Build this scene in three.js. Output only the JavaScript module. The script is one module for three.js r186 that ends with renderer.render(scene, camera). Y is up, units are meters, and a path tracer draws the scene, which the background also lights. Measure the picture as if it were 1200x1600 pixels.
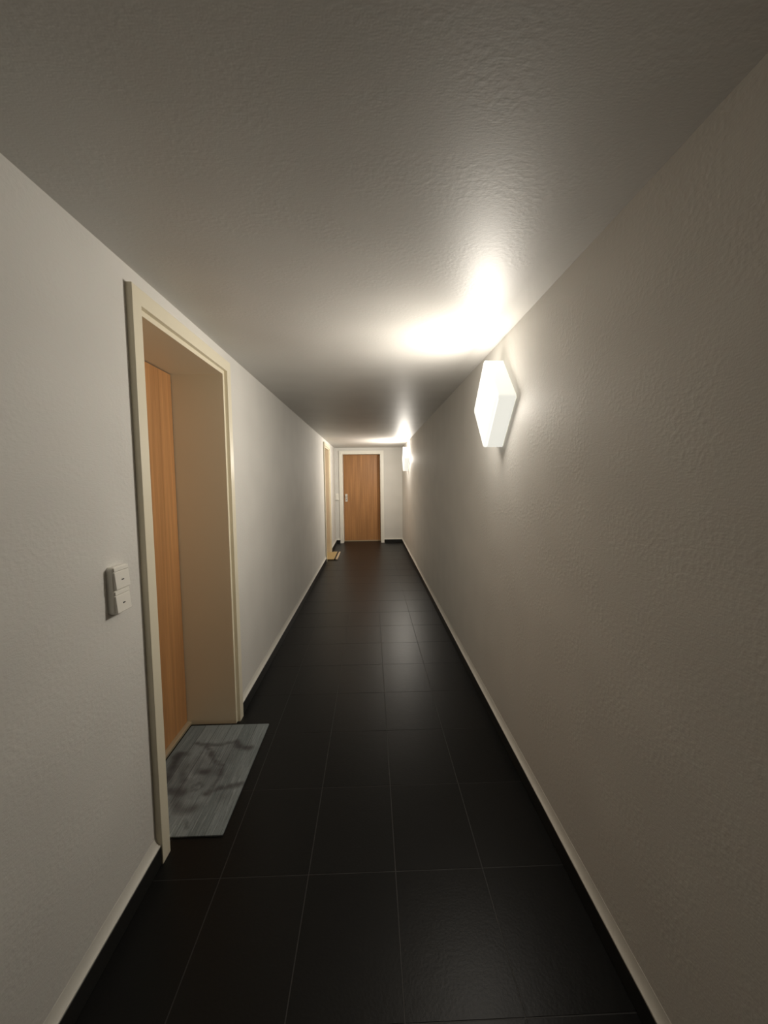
import * as THREE from 'three';
import { RoundedBoxGeometry } from 'three/addons/geometries/RoundedBoxGeometry.js';
import { mergeGeometries } from 'three/addons/utils/BufferGeometryUtils.js';
import { RectAreaLightUniformsLib } from 'three/addons/lights/RectAreaLightUniformsLib.js';

// ---------- camera, light, exposure (tune here) ----------
const FLOOR_TO_EYE = 1.391, CEILING = 2.115, LEFT = -0.801, RIGHT = 0.690, END = -9.305, BACK = 5.0;
const scene = new THREE.Scene();
scene.background = new THREE.Color(0x000000);
const camera = new THREE.PerspectiveCamera(101.6, 1200 / 1600, 0.05, 60);
camera.rotation.order = 'YXZ';
camera.position.set(0, FLOOR_TO_EYE, 0);
camera.rotation.set(-0.0755, -0.0298, -0.0115);
scene.add(camera);

const renderer = new THREE.WebGLRenderer({ antialias: true });
renderer.setSize(1200, 1600);
renderer.toneMapping = THREE.LinearToneMapping;
renderer.toneMappingExposure = 1.03;
renderer.shadowMap.enabled = true;
RectAreaLightUniformsLib.init();

const LAMP_COLOR = new THREE.Color().setRGB(1.0, 0.93, 0.825);
const BULB = 1.1, FRONT_POWER = 35;           // bulb inside each shade (candela), area light before its front glass

// ---------- helpers ----------
let seed = 12345;
function rnd() { seed = (seed * 1664525 + 1013904223) >>> 0; return seed / 4294967296; }
const used = new Map();
function numbered(name) {
  const n = used.get(name) || 0; used.set(name, n + 1);
  return n ? `${name}_${String(n).padStart(3, '0')}` : name;
}
function uvMetric(geo, ox = 0, oy = 0) {     // uv in metres from the dominant axis of each face
  const g = geo.index ? geo.toNonIndexed() : geo;
  const p = g.attributes.position, uv = new Float32Array(p.count * 2);
  const a = new THREE.Vector3(), b = new THREE.Vector3(), c = new THREE.Vector3(), n = new THREE.Vector3();
  for (let i = 0; i < p.count; i += 3) {
    a.fromBufferAttribute(p, i); b.fromBufferAttribute(p, i + 1); c.fromBufferAttribute(p, i + 2);
    n.crossVectors(b.clone().sub(a), c.clone().sub(a));
    const ax = Math.abs(n.x), ay = Math.abs(n.y), az = Math.abs(n.z);
    [a, b, c].forEach((v, k) => {
      const [u, w] = ax >= ay && ax >= az ? [v.z, v.y] : ay >= az ? [v.x, v.z] : [v.x, v.y];
      uv[(i + k) * 2] = u + ox; uv[(i + k) * 2 + 1] = w + oy;
    });
  }
  g.setAttribute('uv', new THREE.BufferAttribute(uv, 2));
  return g;
}
function box(x0, x1, y0, y1, z0, z1, r = 0) {
  const w = x1 - x0, h = y1 - y0, d = z1 - z0;
  const g = r ? new RoundedBoxGeometry(w, h, d, 2, Math.min(r, w / 2.1, h / 2.1, d / 2.1)) : new THREE.BoxGeometry(w, h, d);
  g.translate((x0 + x1) / 2, (y0 + y1) / 2, (z0 + z1) / 2);
  return uvMetric(g);
}
function join(list) { return list.length === 1 ? list[0] : mergeGeometries(list.map(g => g.index ? g.toNonIndexed() : g)); }
function mesh(name, geos, material, parent) {
  const m = new THREE.Mesh(join([].concat(geos)), material);
  m.name = parent === scene ? numbered(name) : name;
  m.castShadow = true; m.receiveShadow = true;
  parent.add(m);
  return m;
}
function thing(name, label, category, [x, y, z], turn = 0) {
  const o = new THREE.Group(); o.name = numbered(name); scene.add(o);
  o.position.set(x, y, z); o.rotation.y = turn;
  o.userData = { label, category };
  return o;
}
function structure(name, label) {
  const o = new THREE.Group(); o.name = name; scene.add(o);
  o.userData = { kind: 'structure', label };
  return o;
}

// ---------- procedural textures ----------
function tileNoise(n, cells, s) {           // periodic gradient noise in 0..1, n x n
  let st = s * 7919 + 1; const r = () => { st = (st * 1664525 + 1013904223) >>> 0; return st / 4294967296; };
  const cx = cells[0], cy = cells[1], gx = new Float32Array(cx * cy), gy = new Float32Array(cx * cy), out = new Float32Array(n * n);
  for (let i = 0; i < cx * cy; i++) { const t = r() * Math.PI * 2; gx[i] = Math.cos(t); gy[i] = Math.sin(t); }
  const fade = (t) => t * t * t * (t * (t * 6 - 15) + 10);
  for (let y = 0; y < n; y++) {
    const fy = y / n * cy, y0 = Math.floor(fy), ty = fy - y0, sy = fade(ty), ya = (y0 % cy) * cx, yb = ((y0 + 1) % cy) * cx;
    for (let x = 0; x < n; x++) {
      const fx = x / n * cx, x0 = Math.floor(fx), tx = fx - x0, sx = fade(tx), xa = x0 % cx, xb = (x0 + 1) % cx;
      const d = (i, u, v) => gx[i] * u + gy[i] * v;
      const p = d(ya + xa, tx, ty) * (1 - sx) + d(ya + xb, tx - 1, ty) * sx, q = d(yb + xa, tx, ty - 1) * (1 - sx) + d(yb + xb, tx - 1, ty - 1) * sx;
      out[y * n + x] = Math.min(1, Math.max(0, 0.5 + 0.75 * (p * (1 - sy) + q * sy)));
    }
  }
  return out;
}
function dataTexture(n, fill, srgb, repeatMetres) {
  const d = new Uint8Array(n * n * 4);
  for (let i = 0; i < n * n; i++) {
    const v = fill(i); const c = Array.isArray(v) ? v : [v, v, v];
    for (let k = 0; k < 3; k++) d[i * 4 + k] = Math.max(0, Math.min(255, Math.round(c[k] * 255)));
    d[i * 4 + 3] = 255;
  }
  const t = new THREE.DataTexture(d, n, n);
  t.wrapS = t.wrapT = THREE.RepeatWrapping; t.magFilter = THREE.LinearFilter; t.minFilter = THREE.LinearMipmapLinearFilter; t.generateMipmaps = true;
  if (srgb) t.colorSpace = THREE.SRGBColorSpace;
  t.repeat.set(1 / repeatMetres[0], 1 / repeatMetres[1]); t.needsUpdate = true;
  return t;
}
const N = 1024;
// painted roughcast plaster: patches of soft trowel lumps, brushed streaks and fine grain, 1.6 m square
const lumpsA = tileNoise(N, [80, 80], 11), lumpsB = tileNoise(N, [128, 128], 12), mask = tileNoise(N, [7, 7], 13),
  streak = tileNoise(N, [90, 300], 14), grain = tileNoise(N, [340, 340], 15), wave = tileNoise(N, [5, 6], 16);
const plasterBump = dataTexture(N, i => {
  const m = Math.min(1, Math.max(0, mask[i] * 2.6 - 0.75));
  const lump = Math.min(1, Math.max(0, lumpsA[i] * 2.4 - 1.0)), pit = Math.min(1, Math.max(0, lumpsB[i] * 2.2 - 0.9));
  return 0.10 + m * (0.20 * lump + 0.14 * pit) + 0.08 * lumpsA[i] + 0.16 * streak[i] + 0.16 * grain[i] + 0.12 * wave[i];
}, false, [1.15, 1.15]);
const plasterTone = (base, amp) => dataTexture(256, i => {
  const x = i % 256, y = (i / 256) | 0, j = y * 4 * N + x * 4;
  const k = 1 + amp * (wave[j] - 0.5) + amp * 0.7 * (mask[j] - 0.5);
  return base.map(c => c * k);
}, true, [1.5, 1.5]);
const wood = (() => {                       // vertical veneer grain, 0.9 m x 2.2 m
  const a = tileNoise(512, [36, 3], 21), b = tileNoise(512, [150, 4], 22), c = tileNoise(512, [7, 2], 23), e = tileNoise(512, [256, 26], 24);
  return dataTexture(512, i => {
    const k = 0.86 + 0.14 * a[i] + 0.12 * (b[i] - 0.5) + 0.14 * (c[i] - 0.5) + 0.06 * (e[i] - 0.5);
    return [0.74 * k, 0.54 * Math.pow(k, 1.12), 0.345 * Math.pow(k, 1.25)];
  }, true, [0.9, 2.2]);
})();
const slateBump = (() => {
  const a = tileNoise(512, [70, 70], 31), b = tileNoise(512, [200, 200], 32), c = tileNoise(512, [16, 16], 33);
  return dataTexture(512, i => 0.4 * a[i] + 0.25 * b[i] + 0.35 * c[i], false, [0.6, 0.6]);
})();

// ---------- materials ----------
const wallPaint = new THREE.MeshStandardMaterial({ name: 'wall_paint', map: plasterTone([0.855, 0.845, 0.822], 0.03), roughness: 0.72, bumpMap: plasterBump, bumpScale: 0.0011 });
const ceilingPaint = new THREE.MeshStandardMaterial({ name: 'ceiling_paint', map: plasterTone([0.775, 0.765, 0.745], 0.03), roughness: 0.48, bumpMap: plasterBump, bumpScale: 0.0006 });
const smoothPlaster = new THREE.MeshStandardMaterial({ name: 'smooth_plaster', color: 0xdcd9d0, roughness: 0.6 });
const creamPaint = new THREE.MeshStandardMaterial({ name: 'cream_enamel', color: 0xe8e0c9, roughness: 0.35 });
const whitePaint = new THREE.MeshStandardMaterial({ name: 'white_enamel', color: 0xefece2, roughness: 0.35 });
const doorWood = new THREE.MeshStandardMaterial({ name: 'door_veneer', map: wood, roughness: 0.42 });
const sealRubber = new THREE.MeshStandardMaterial({ name: 'dark_seal', color: 0x2a211a, roughness: 0.8 });
const threshold = new THREE.MeshStandardMaterial({ name: 'threshold_metal', color: 0xb9a98d, roughness: 0.4, metalness: 0.3 });
const alu = new THREE.MeshStandardMaterial({ name: 'brushed_aluminium', color: 0xe2ded6, roughness: 0.4, metalness: 0.15 });
const darkMetal = new THREE.MeshStandardMaterial({ name: 'dark_metal', color: 0x3a3632, roughness: 0.4, metalness: 0.6 });
const tiles = [0x151514, 0x171716, 0x141413, 0x161615].map((c, i) => new THREE.MeshPhysicalMaterial({ name: 'black_tile', color: c, roughness: 0.36, specularIntensity: 0.28, bumpMap: slateBump, bumpScale: 0.0004 }));
const grout = new THREE.MeshStandardMaterial({ name: 'grout', color: 0x272624, roughness: 0.6 });
const skirtTile = new THREE.MeshStandardMaterial({ name: 'black_skirting_tile', color: 0x1c1c1a, roughness: 0.5 });
const switchPlastic = new THREE.MeshStandardMaterial({ name: 'white_switch_plastic', color: 0xeeebe2, roughness: 0.35 });
const printInk = new THREE.MeshStandardMaterial({ name: 'dark_print', color: 0x2c2a28, roughness: 0.6 });
const glassGlow = new THREE.MeshStandardMaterial({ name: 'opal_glass_front', color: 0xc4c4bc, roughness: 0.25, emissive: new THREE.Color().setRGB(1, 0.985, 0.91), emissiveIntensity: 0.95 });
const glassSide = new THREE.MeshStandardMaterial({ name: 'opal_glass_side', color: 0xb4b4ac, roughness: 0.25, emissive: new THREE.Color().setRGB(1, 0.99, 0.90), emissiveIntensity: 0.70 });

// ---------- the setting ----------
// door openings: [centre along the wall, clear width, face width]
const DOORS = {
  left: [{ z: -1.934, w: 0.854, face: 0.056 }, { z: -7.605, w: 0.854, face: 0.056 }],
  end: { x: -0.212, w: 0.872, face: 0.056 },
};
const HEAD = 1.997, LINING = 0.02, T = 0.34;
const hole = (d) => d.w / 2 + LINING;

{
  const parts = []; let z = BACK;
  for (const d of DOORS.left) {
    parts.push(box(LEFT - T, LEFT, 0, CEILING, d.z + hole(d), z));
    parts.push(box(LEFT - T, LEFT, HEAD + LINING, CEILING, d.z - hole(d), d.z + hole(d)));
    z = d.z - hole(d);
  }
  parts.push(box(LEFT - T, LEFT, 0, CEILING, END, z));
  const m = mesh('wall_left', parts, wallPaint, scene); m.userData = { kind: 'structure' };
}
{
  const m = mesh('wall_right', box(RIGHT, RIGHT + 0.2, 0, CEILING, END, BACK), wallPaint, scene); m.userData = { kind: 'structure' };
  const d = DOORS.end;
  const e = mesh('wall_end', [
    box(LEFT - T, d.x - hole(d), 0, CEILING, END - T, END), box(d.x + hole(d), RIGHT + 0.2, 0, CEILING, END - T, END),
    box(d.x - hole(d), d.x + hole(d), HEAD + LINING, CEILING, END - T, END)], wallPaint, scene);
  e.userData = { kind: 'structure' };
  const b = mesh('wall_back', box(LEFT - T, RIGHT + 0.2, 0, CEILING, BACK, BACK + 0.2), wallPaint, scene); b.userData = { kind: 'structure' };
  const c = mesh('ceiling', box(LEFT - T, RIGHT + 0.2, CEILING, CEILING + 0.2, END - T, BACK + 0.2), ceilingPaint, scene); c.userData = { kind: 'structure' };
}
// floor: a bed of grout with every tile laid on it
{
  const floor = structure('floor', 'black satin rectangular floor tiles with thin grey joints along the corridor');
  mesh('grout_bed', box(LEFT - T, RIGHT + 0.2, -0.12, -0.0008, END - T, BACK + 0.2), grout, floor);
  const cols = [LEFT, -0.551, -0.241, 0.068, 0.380, RIGHT], G = 0.0028, cache = new Map();
  const rows = []; for (let k = -16; k < 19; k++) rows.push(-1.388 - k * 0.4205);
  let count = 0;
  function tile(x0, x1, z0, z1) {
    const w = x1 - x0 - G, d = z1 - z0 - G; if (w < 0.02 || d < 0.02) return;
    const key = `${w.toFixed(3)} ${d.toFixed(3)}`;
    if (!cache.has(key)) {
      const g = new THREE.Shape(), b = 0.0006;
      g.moveTo(-w / 2 + b, -d / 2 + b); g.lineTo(w / 2 - b, -d / 2 + b); g.lineTo(w / 2 - b, d / 2 - b); g.lineTo(-w / 2 + b, d / 2 - b);
      const e = new THREE.ExtrudeGeometry(g, { depth: 0.007, bevelEnabled: true, bevelThickness: b, bevelSize: b, bevelSegments: 1 });
      e.rotateX(-Math.PI / 2); e.translate(0, -0.007 - b, 0);
      cache.set(key, uvMetric(e, rnd(), rnd()));
    }
    const m = mesh('tile', cache.get(key), tiles[(rnd() * 4) | 0], floor);
    if (count) m.name = `tile_${String(count).padStart(3, '0')}`; count++;
    m.position.set((x0 + x1) / 2, 0, (z0 + z1) / 2);
    m.rotation.set((rnd() - 0.5) * 0.0004, 0, (rnd() - 0.5) * 0.0004);
  }
  for (const zTop of rows) {
    const z0 = Math.max(zTop - 0.4205, END), z1 = Math.min(zTop, BACK);
    if (z1 - z0 < 0.03) continue;
    for (let c = 0; c < 5; c++) tile(cols[c], cols[c + 1], z0, z1);
  }
  for (const d of DOORS.left) {                 // the tiles run on into the door recesses
    const a = d.z - hole(d), b = d.z + hole(d);
    for (const zTop of rows) {
      const z0 = Math.max(zTop - 0.4205, a), z1 = Math.min(zTop, b);
      if (z1 - z0 < 0.03) continue;
      tile(LEFT - T, LEFT, z0, z1);
    }
  }
  const d = DOORS.end, xs = [d.x - hole(d), -0.551, -0.241, 0.068, d.x + hole(d)];
  for (let c = 0; c < 4; c++) tile(xs[c], xs[c + 1], END - T, END);
}
// skirting: black tile strip with a pale plaster fillet running out over its top edge
const SK = 0.070, SKD = 0.017;
function skirting(name, runs) {
  const g = structure(name, 'low black tile skirting under a pale plaster edge');
  for (const r of runs) {
    const { axis, at, out, a, b } = r;
    const prof = new THREE.Shape();            // x: out from the wall, y: up
    prof.moveTo(0, 0.002); prof.lineTo(SKD, 0.002); prof.lineTo(SKD, SK - 0.002); prof.lineTo(SKD - 0.002, SK); prof.lineTo(0, SK);
    const fil = new THREE.Shape();
    fil.moveTo(0, SK); fil.lineTo(SKD - 0.001, SK); fil.lineTo(SKD - 0.001, SK + 0.004);
    fil.quadraticCurveTo(0.005, SK + 0.010, 0.0008, SK + 0.036); fil.lineTo(0, SK + 0.036);
    const put = (shape, m, n) => {
      const e = new THREE.ExtrudeGeometry(shape, { depth: b - a, bevelEnabled: false, curveSegments: 8 });
      if (axis === 'z') { if (out < 0) { e.rotateY(Math.PI); e.translate(at, 0, b); } else e.translate(at, 0, a); }
      else { e.rotateY(-Math.PI / 2); e.scale(1, 1, 1); e.translate(b, 0, at); }
      mesh(n, uvMetric(e), m, g);
    };
    put(prof, skirtTile, 'skirting_tile'); put(fil, smoothPlaster, 'plaster_edge');
  }
}
const outer = (d) => d.w / 2 + d.face;
{
  const [d1, d2] = DOORS.left, de = DOORS.end;
  skirting('baseboard_left', [
    { axis: 'z', at: LEFT, out: 1, a: d1.z + outer(d1), b: BACK }, { axis: 'z', at: LEFT, out: 1, a: d2.z + outer(d2), b: d1.z - outer(d1) }, { axis: 'z', at: LEFT, out: 1, a: END, b: d2.z - outer(d2) }]);
  skirting('baseboard_right', [{ axis: 'z', at: RIGHT, out: -1, a: END, b: BACK }]);
  skirting('baseboard_end', [{ axis: 'x', at: END, out: 1, a: LEFT + SKD, b: de.x - outer(de) }, { axis: 'x', at: END, out: 1, a: de.x + outer(de), b: RIGHT - SKD }]);
}

// ---------- doors: steel frame wrapped round a deep recess, veneered leaf at its back ----------
const LEAF_BACK = -0.274;                       // local z of the leaf's face (0 = wall face, +z = corridor)
function door(name, label, d, [x, y, z], turn, paint) {
  const o = structure(name, label);
  o.position.set(x, y, z); o.rotation.y = turn;
  const h = d.w / 2, PROUD = 0.022;
  const lip = 0.004, back = -T;
  const U = (inner, outerW, top, topOut, z0, z1, r) => {        // an upside-down U: two legs and a head in one piece
    const u = new THREE.Shape();
    [[-outerW, 0], [-outerW, topOut], [outerW, topOut], [outerW, 0], [inner, 0], [inner, top], [-inner, top], [-inner, 0]].forEach((p, i) => (i ? u.lineTo(...p) : u.moveTo(...p)));
    const e = new THREE.ExtrudeGeometry(u, { depth: z1 - z0 - r, bevelEnabled: true, bevelThickness: r, bevelSize: r, bevelOffset: -r, bevelSegments: 2 });
    e.translate(0, 0, z0); return uvMetric(e);
  };
  mesh('frame_face', U(h, h + d.face, HEAD, HEAD + d.face, 0.001, PROUD, 0.002), paint, o);
  mesh('frame_lining', U(h - LINING, h + 0.001, HEAD - LINING, HEAD + 0.001, back, lip, 0.0015), paint, o);
  const li = h - LINING - 0.004;
  const leaf = mesh('door_leaf', box(-li, li, 0.022, HEAD - LINING - 0.004, LEAF_BACK - 0.042, LEAF_BACK, 0.002), doorWood, o);
  mesh('door_seal', [box(-h + LINING, -li + 0.012, 0.01, HEAD - LINING, LEAF_BACK - 0.06, LEAF_BACK - 0.044), box(li - 0.012, h - LINING, 0.01, HEAD - LINING, LEAF_BACK - 0.06, LEAF_BACK - 0.044),
    box(-li, li, HEAD - LINING - 0.02, HEAD - LINING, LEAF_BACK - 0.06, LEAF_BACK - 0.044)], sealRubber, o);
  mesh('threshold_strip', box(-h + LINING, h - LINING, 0, 0.020, LEAF_BACK - 0.05, LEAF_BACK + 0.022, 0.004), threshold, o);
  // fixed-knob plate on the leaf's left side
  const px = -li + 0.052, plate = mesh('handle_plate', box(px - 0.026, px + 0.026, 0.915, 1.092, LEAF_BACK, LEAF_BACK + 0.007, 0.003), alu, leaf);
  plate.userData.label = 'pale metal handle plate';
  const knob = new THREE.LatheGeometry([[0, 0.062], [0.018, 0.062], [0.025, 0.056], [0.026, 0.044], [0.018, 0.034], [0.012, 0.028], [0.012, 0.010], [0.018, 0.006], [0.018, 0]].map(p => new THREE.Vector2(p[0], p[1])), 24);
  knob.rotateX(Math.PI / 2); knob.translate(px, 1.052, LEAF_BACK + 0.006);
  mesh('door_knob', knob, alu, leaf);
  const cyl = new THREE.CylinderGeometry(0.0085, 0.0085, 0.012, 16); cyl.rotateX(Math.PI / 2); cyl.translate(px, 0.962, LEAF_BACK + 0.010);
  mesh('lock_cylinder', cyl, darkMetal, leaf);
  return o;
}
door('door_1', 'brown wooden apartment door set deep in a cream frame behind the grey mat', DOORS.left[0], [LEFT, 0, DOORS.left[0].z], Math.PI / 2, creamPaint);
door('door_2', 'far cream door frame in the left wall beside the tan mat', DOORS.left[1], [LEFT, 0, DOORS.left[1].z], Math.PI / 2, creamPaint);
door('door_3', 'brown wooden door in a white frame at the end of the corridor', DOORS.end, [DOORS.end.x, 0, END], 0, whitePaint);

// ---------- wall lamps: square opal glass boxes hung on their corner ----------
function wallLamp(label, z, strength) {
  const t = thing('wall_lamp', label, 'lamp', [RIGHT, 1.779, z]);
  const HV = 0.226, HZ = 0.212, GAP = 0.003, FRONT = 0.103;     // half diagonals, glass from the wall
  const diamond = (k, r) => {
    const s = new THREE.Shape(), pts = [[0, HV - k], [HZ - k, 0], [0, -HV + k], [-HZ + k, 0]];
    pts.forEach((p, i) => {
      const a = pts[(i + 3) % 4], b = pts[(i + 1) % 4], la = Math.hypot(a[0] - p[0], a[1] - p[1]), lb = Math.hypot(b[0] - p[0], b[1] - p[1]);
      const p0 = [p[0] + (a[0] - p[0]) * r / la, p[1] + (a[1] - p[1]) * r / la], p1 = [p[0] + (b[0] - p[0]) * r / lb, p[1] + (b[1] - p[1]) * r / lb];
      if (i) s.lineTo(...p0); else s.moveTo(...p0);
      s.quadraticCurveTo(p[0], p[1], p1[0], p1[1]);
    });
    s.closePath();
    return s;
  };
  const turnIn = (g) => { g.rotateY(-Math.PI / 2); return uvMetric(g); };      // extrusion +z becomes -x, out of the wall
  // shade side band, open towards the wall, with the rounded front edge
  const ring = diamond(0, 0.016); ring.holes.push(diamond(0.012, 0.012));
  const side = new THREE.ExtrudeGeometry(ring, { depth: FRONT - GAP - 0.010, bevelEnabled: false, curveSegments: 6 }); side.translate(0, 0, GAP);
  const edge = diamond(0.012, 0.014);
  const front = new THREE.ExtrudeGeometry(edge, { depth: 0.001, bevelEnabled: true, bevelThickness: 0.010, bevelSize: 0.012, bevelSegments: 5, curveSegments: 6 }); front.translate(0, 0, FRONT - 0.012);
  const shade = mergeGeometries([turnIn(side), turnIn(front)].map(g => { g.clearGroups(); return g; }), true);
  const glass = new THREE.Mesh(shade, [glassSide, glassGlow]); glass.name = 'glass_shade'; glass.castShadow = glass.receiveShadow = true; t.add(glass);
  const back = new THREE.ExtrudeGeometry(diamond(0.03, 0.016), { depth: 0.012, bevelEnabled: false, curveSegments: 4 });
  const rimShape = diamond(0.030, 0.016); rimShape.holes.push(diamond(0.036, 0.016));       // the plate is a shallow tray: its rim holds the glass
  const rim = new THREE.ExtrudeGeometry(rimShape, { depth: 0.032, bevelEnabled: false, curveSegments: 4 });
  mesh('base_plate', [turnIn(back), turnIn(rim)], whitePaint, t);
  // the light: a bulb in the shade and an area light just in front of the glowing front glass
  const len = Math.hypot(HV, HZ) - 0.02;
  const area = (w, h, power, pos) => {
    const l = new THREE.RectAreaLight(LAMP_COLOR, power, w, h);
    l.name = 'lamp_light'; l.position.set(...pos); t.add(l);
    return l;
  };
  const f = area(len, len, FRONT_POWER * strength, [-FRONT - 0.003, 0, 0]);
  f.rotation.set(0, Math.PI / 2, 0); f.rotation.order = 'YXZ'; f.rotation.z = Math.PI / 4;
  const bulb = new THREE.PointLight(LAMP_COLOR, BULB * strength, 0, 2);
  bulb.name = 'lamp_bulb'; bulb.position.set(-0.060, 0, 0); bulb.castShadow = true; bulb.shadow.radius = 2.2; t.add(bulb);
  return t;
}
wallLamp('large glowing diamond-shaped white glass lamp on the right wall, nearest the viewer', -2.185, 1);
wallLamp('small far glowing white glass lamp on the right wall beside the end door', -7.70, 2.1);

// ---------- light switches: surface-mounted double rockers ----------
function lightSwitch(label, pos, turn) {
  const t = thing('light_switch', label, 'switch', pos, turn);
  const W = 0.040, H = 0.073;
  const hs = new THREE.Shape(), c = 0.012;
  hs.moveTo(-W + c, -H); hs.lineTo(W - c, -H); hs.quadraticCurveTo(W, -H, W, -H + c); hs.lineTo(W, H - c); hs.quadraticCurveTo(W, H, W - c, H);
  hs.lineTo(-W + c, H); hs.quadraticCurveTo(-W, H, -W, H - c); hs.lineTo(-W, -H + c); hs.quadraticCurveTo(-W, -H, -W + c, -H);
  const he = new THREE.ExtrudeGeometry(hs, { depth: 0.017, bevelEnabled: true, bevelThickness: 0.003, bevelSize: 0.003, bevelOffset: -0.003, bevelSegments: 3, curveSegments: 6 });
  mesh('housing', uvMetric(he), switchPlastic, t);
  for (const cy of [H / 2, -H / 2]) {
    const b = new RoundedBoxGeometry(0.074, 0.0125, 0.006, 2, 0.002); b.rotateX(-0.12); b.translate(0, cy + 0.0285, 0.0205);
    mesh('bezel', uvMetric(b), switchPlastic, t);
    const g = new RoundedBoxGeometry(0.074, 0.0545, 0.009, 2, 0.0025);
    g.rotateX(-0.09); g.translate(0, cy - 0.0065, 0.0215);
    const r = mesh('rocker', uvMetric(g), switchPlastic, t);
    const d = new THREE.BoxGeometry(0.012, 0.0035, 0.001); d.rotateX(-0.09); d.translate(0, cy - 0.0065, 0.0262);
    mesh('switch_mark', uvMetric(d), printInk, r);
  }
  return t;
}
lightSwitch('white double light switch on the left wall beside the near cream door frame', [LEFT, 1.065, -1.302], Math.PI / 2);
lightSwitch('tiny white double light switch on the end wall left of the far white door frame', [-0.757, 1.037, END], 0);

// ---------- doormats ----------
function matPrint() {                           // grey weathered boards with a faded dark motif; u along the width, v along the length
  const W = 512, L = 880, c = document.createElement('canvas'); c.width = W; c.height = L;
  const g = c.getContext('2d');
  g.fillStyle = '#8b918f'; g.fillRect(0, 0, W, L);
  let s = 77; const r = () => { s = (s * 1664525 + 1013904223) >>> 0; return s / 4294967296; };
  const bx = [0, 96, 182, 268, 352, 434, 512];
  for (let k = 0; k < 6; k++) {
    const v = 112 + r() * 24; g.fillStyle = `rgb(${(v - 6) | 0},${(v + 3) | 0},${(v + 5) | 0})`; g.fillRect(bx[k], 0, bx[k + 1] - bx[k], L);
    for (let i = 0; i < 150; i++) {
      const x = bx[k] + r() * (bx[k + 1] - bx[k]), y = r() * L, len = 30 + r() * 160, dark = r() < 0.5;
      g.strokeStyle = dark ? 'rgba(60,62,62,0.16)' : 'rgba(205,212,208,0.14)'; g.lineWidth = 1 + r() * 4;
      g.beginPath(); g.moveTo(x, y); g.lineTo(x + (r() - 0.5) * 8, y + len); g.stroke();
    }
    g.strokeStyle = 'rgba(45,45,45,0.6)'; g.lineWidth = 3;
    if (k) { g.beginPath(); g.moveTo(bx[k], 0); g.lineTo(bx[k], L * (0.2 + 0.8 * r())); g.stroke(); }
  }
  const gauss = () => (r() + r() + r() - 1.5) * 0.9;
  const dab = (x, y, rad, alpha) => {
    const q = g.createRadialGradient(x, y, 0, x, y, rad);
    q.addColorStop(0, `rgba(50,48,50,${alpha})`); q.addColorStop(1, 'rgba(50,48,50,0)');
    g.fillStyle = q; g.fillRect(x - rad, y - rad, 2 * rad, 2 * rad);
  };
  for (let i = 0; i < 90; i++) dab((0.45 + 0.36 * gauss()) * W, (0.55 + 0.33 * gauss()) * L, 20 + 50 * r(), 0.10);
  const stroke = (pts, w, a) => {                // faded print: soft uneven dabs along the line
    for (let k = 0; k + 1 < pts.length; k++) {
      const [u0, v0] = pts[k], [u1, v1] = pts[k + 1], n = Math.ceil(Math.hypot((u1 - u0) * W, (v1 - v0) * L) / 5);
      for (let i = 0; i < n; i++) {
        const f = i / n, x = (u0 + (u1 - u0) * f) * W + gauss() * w * 0.5, y = (v0 + (v1 - v0) * f) * L + gauss() * w * 0.5;
        dab(x, y, w * (0.5 + 0.7 * r()), a * (0.12 + 0.3 * r()));
      }
    }
  };
  stroke([[0.20, 0.215], [0.32, 0.235], [0.50, 0.245], [0.62, 0.22], [0.71, 0.215]], 24, 0.5);
  stroke([[0.70, 0.20], [0.74, 0.27], [0.82, 0.29], [0.93, 0.275]], 34, 0.6);
  stroke([[0.36, 0.25], [0.44, 0.31], [0.54, 0.40], [0.68, 0.47]], 26, 0.6);
  stroke([[0.68, 0.47], [0.71, 0.58], [0.66, 0.68], [0.66, 0.72]], 26, 0.5);
  stroke([[0.66, 0.71], [0.76, 0.66], [0.88, 0.655], [1.0, 0.62]], 28, 0.6);
  stroke([[0.08, 0.32], [0.13, 0.42], [0.15, 0.54], [0.12, 0.62]], 36, 0.6);
  stroke([[0.10, 0.33], [0.20, 0.335]], 34, 0.5);
  stroke([[0.42, 0.50], [0.50, 0.515], [0.57, 0.51]], 34, 0.5);
  stroke([[0.47, 0.64], [0.52, 0.61], [0.58, 0.63], [0.57, 0.67], [0.50, 0.675], [0.47, 0.64]], 14, 0.5);
  stroke([[0.22, 0.65], [0.30, 0.68], [0.41, 0.69]], 34, 0.5);
  stroke([[0.25, 0.48], [0.33, 0.58], [0.36, 0.70], [0.42, 0.80], [0.55, 0.84], [0.66, 0.80]], 40, 0.3);
  stroke([[0.60, 0.90], [0.66, 0.95]], 16, 0.5);
  const t = new THREE.CanvasTexture(c); t.colorSpace = THREE.SRGBColorSpace;
  return t;
}
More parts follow.
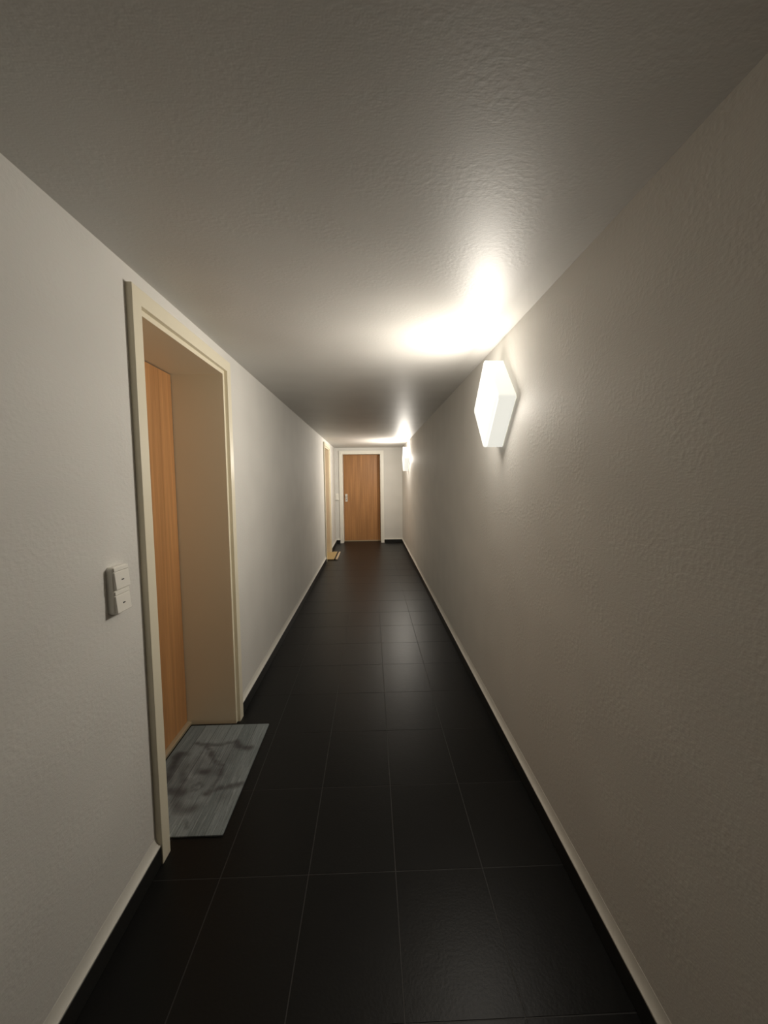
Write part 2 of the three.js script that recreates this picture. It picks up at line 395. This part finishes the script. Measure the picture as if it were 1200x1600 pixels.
function slab(w, h, d, r) {                     // rounded-edged slab, base at 0, with uv 0..1 over its top
  const s = new THREE.Shape(), x = w / 2, y = d / 2, q = 0.008;
  s.moveTo(-x + q, -y); s.lineTo(x - q, -y); s.quadraticCurveTo(x, -y, x, -y + q); s.lineTo(x, y - q); s.quadraticCurveTo(x, y, x - q, y);
  s.lineTo(-x + q, y); s.quadraticCurveTo(-x, y, -x, y - q); s.lineTo(-x, -y + q); s.quadraticCurveTo(-x, -y, -x + q, -y);
  const g = new THREE.ExtrudeGeometry(s, { depth: h - r, bevelEnabled: true, bevelThickness: r, bevelSize: r, bevelOffset: -r, bevelSegments: 2 });
  g.translate(0, 0, 0); g.rotateX(-Math.PI / 2);
  const p = g.attributes.position, uv = new Float32Array(p.count * 2);
  let lo = Infinity; for (let i = 0; i < p.count; i++) lo = Math.min(lo, p.getY(i));
  g.translate(0, -lo, 0);
  for (let i = 0; i < p.count; i++) { uv[i * 2] = p.getX(i) / w + 0.5; uv[i * 2 + 1] = 0.5 - p.getZ(i) / d; }
  g.setAttribute('uv', new THREE.BufferAttribute(uv, 2));
  return g;
}
const fibre = (() => { const a = tileNoise(256, [128, 128], 41), b = tileNoise(256, [30, 30], 42); return dataTexture(256, i => 0.7 * a[i] + 0.3 * b[i], false, [0.25, 0.15]); })();
{
  const t = thing('doormat', 'grey doormat printed like weathered boards lying before the near left door', 'doormat', [-0.824, 0.0002, -1.94]);
  const print = new THREE.MeshStandardMaterial({ name: 'printed_mat_pile', map: matPrint(), roughness: 0.95, bumpMap: fibre, bumpScale: 0.002 });
  mesh('pile', (() => { const g = slab(0.440, 0.004, 0.756, 0.0012); g.translate(0, 0.0018, 0); return g; })(), print, t);
  mesh('rubber_backing', slab(0.443, 0.002, 0.759, 0.0005), new THREE.MeshStandardMaterial({ name: 'black_rubber', color: 0x1a1a1a, roughness: 0.8 }), t);
}
{
  const t = thing('doormat', 'small tan coir doormat with a dark stripe at the far left door', 'doormat', [-0.83, 0.0002, -7.70]);
  const coir = new THREE.MeshStandardMaterial({ name: 'tan_coir', color: 0xb09a6c, roughness: 1, bumpMap: fibre, bumpScale: 0.004 });
  const dark = new THREE.MeshStandardMaterial({ name: 'dark_coir', color: 0x2c241a, roughness: 1, bumpMap: fibre, bumpScale: 0.004 });
  const pale = new THREE.MeshStandardMaterial({ name: 'pale_coir', color: 0xc2b196, roughness: 1, bumpMap: fibre, bumpScale: 0.004 });
  const at = (g, x) => { g.translate(x, 0, 0); return g; };
  mesh('coir_field', at(slab(0.385, 0.014, 0.78, 0.003), -0.0375), coir, t);
  mesh('dark_stripe', at(slab(0.028, 0.013, 0.78, 0.003), 0.169), dark, t);
  mesh('pale_border', at(slab(0.032, 0.013, 0.78, 0.003), 0.199), pale, t);
}

renderer.render(scene, camera);
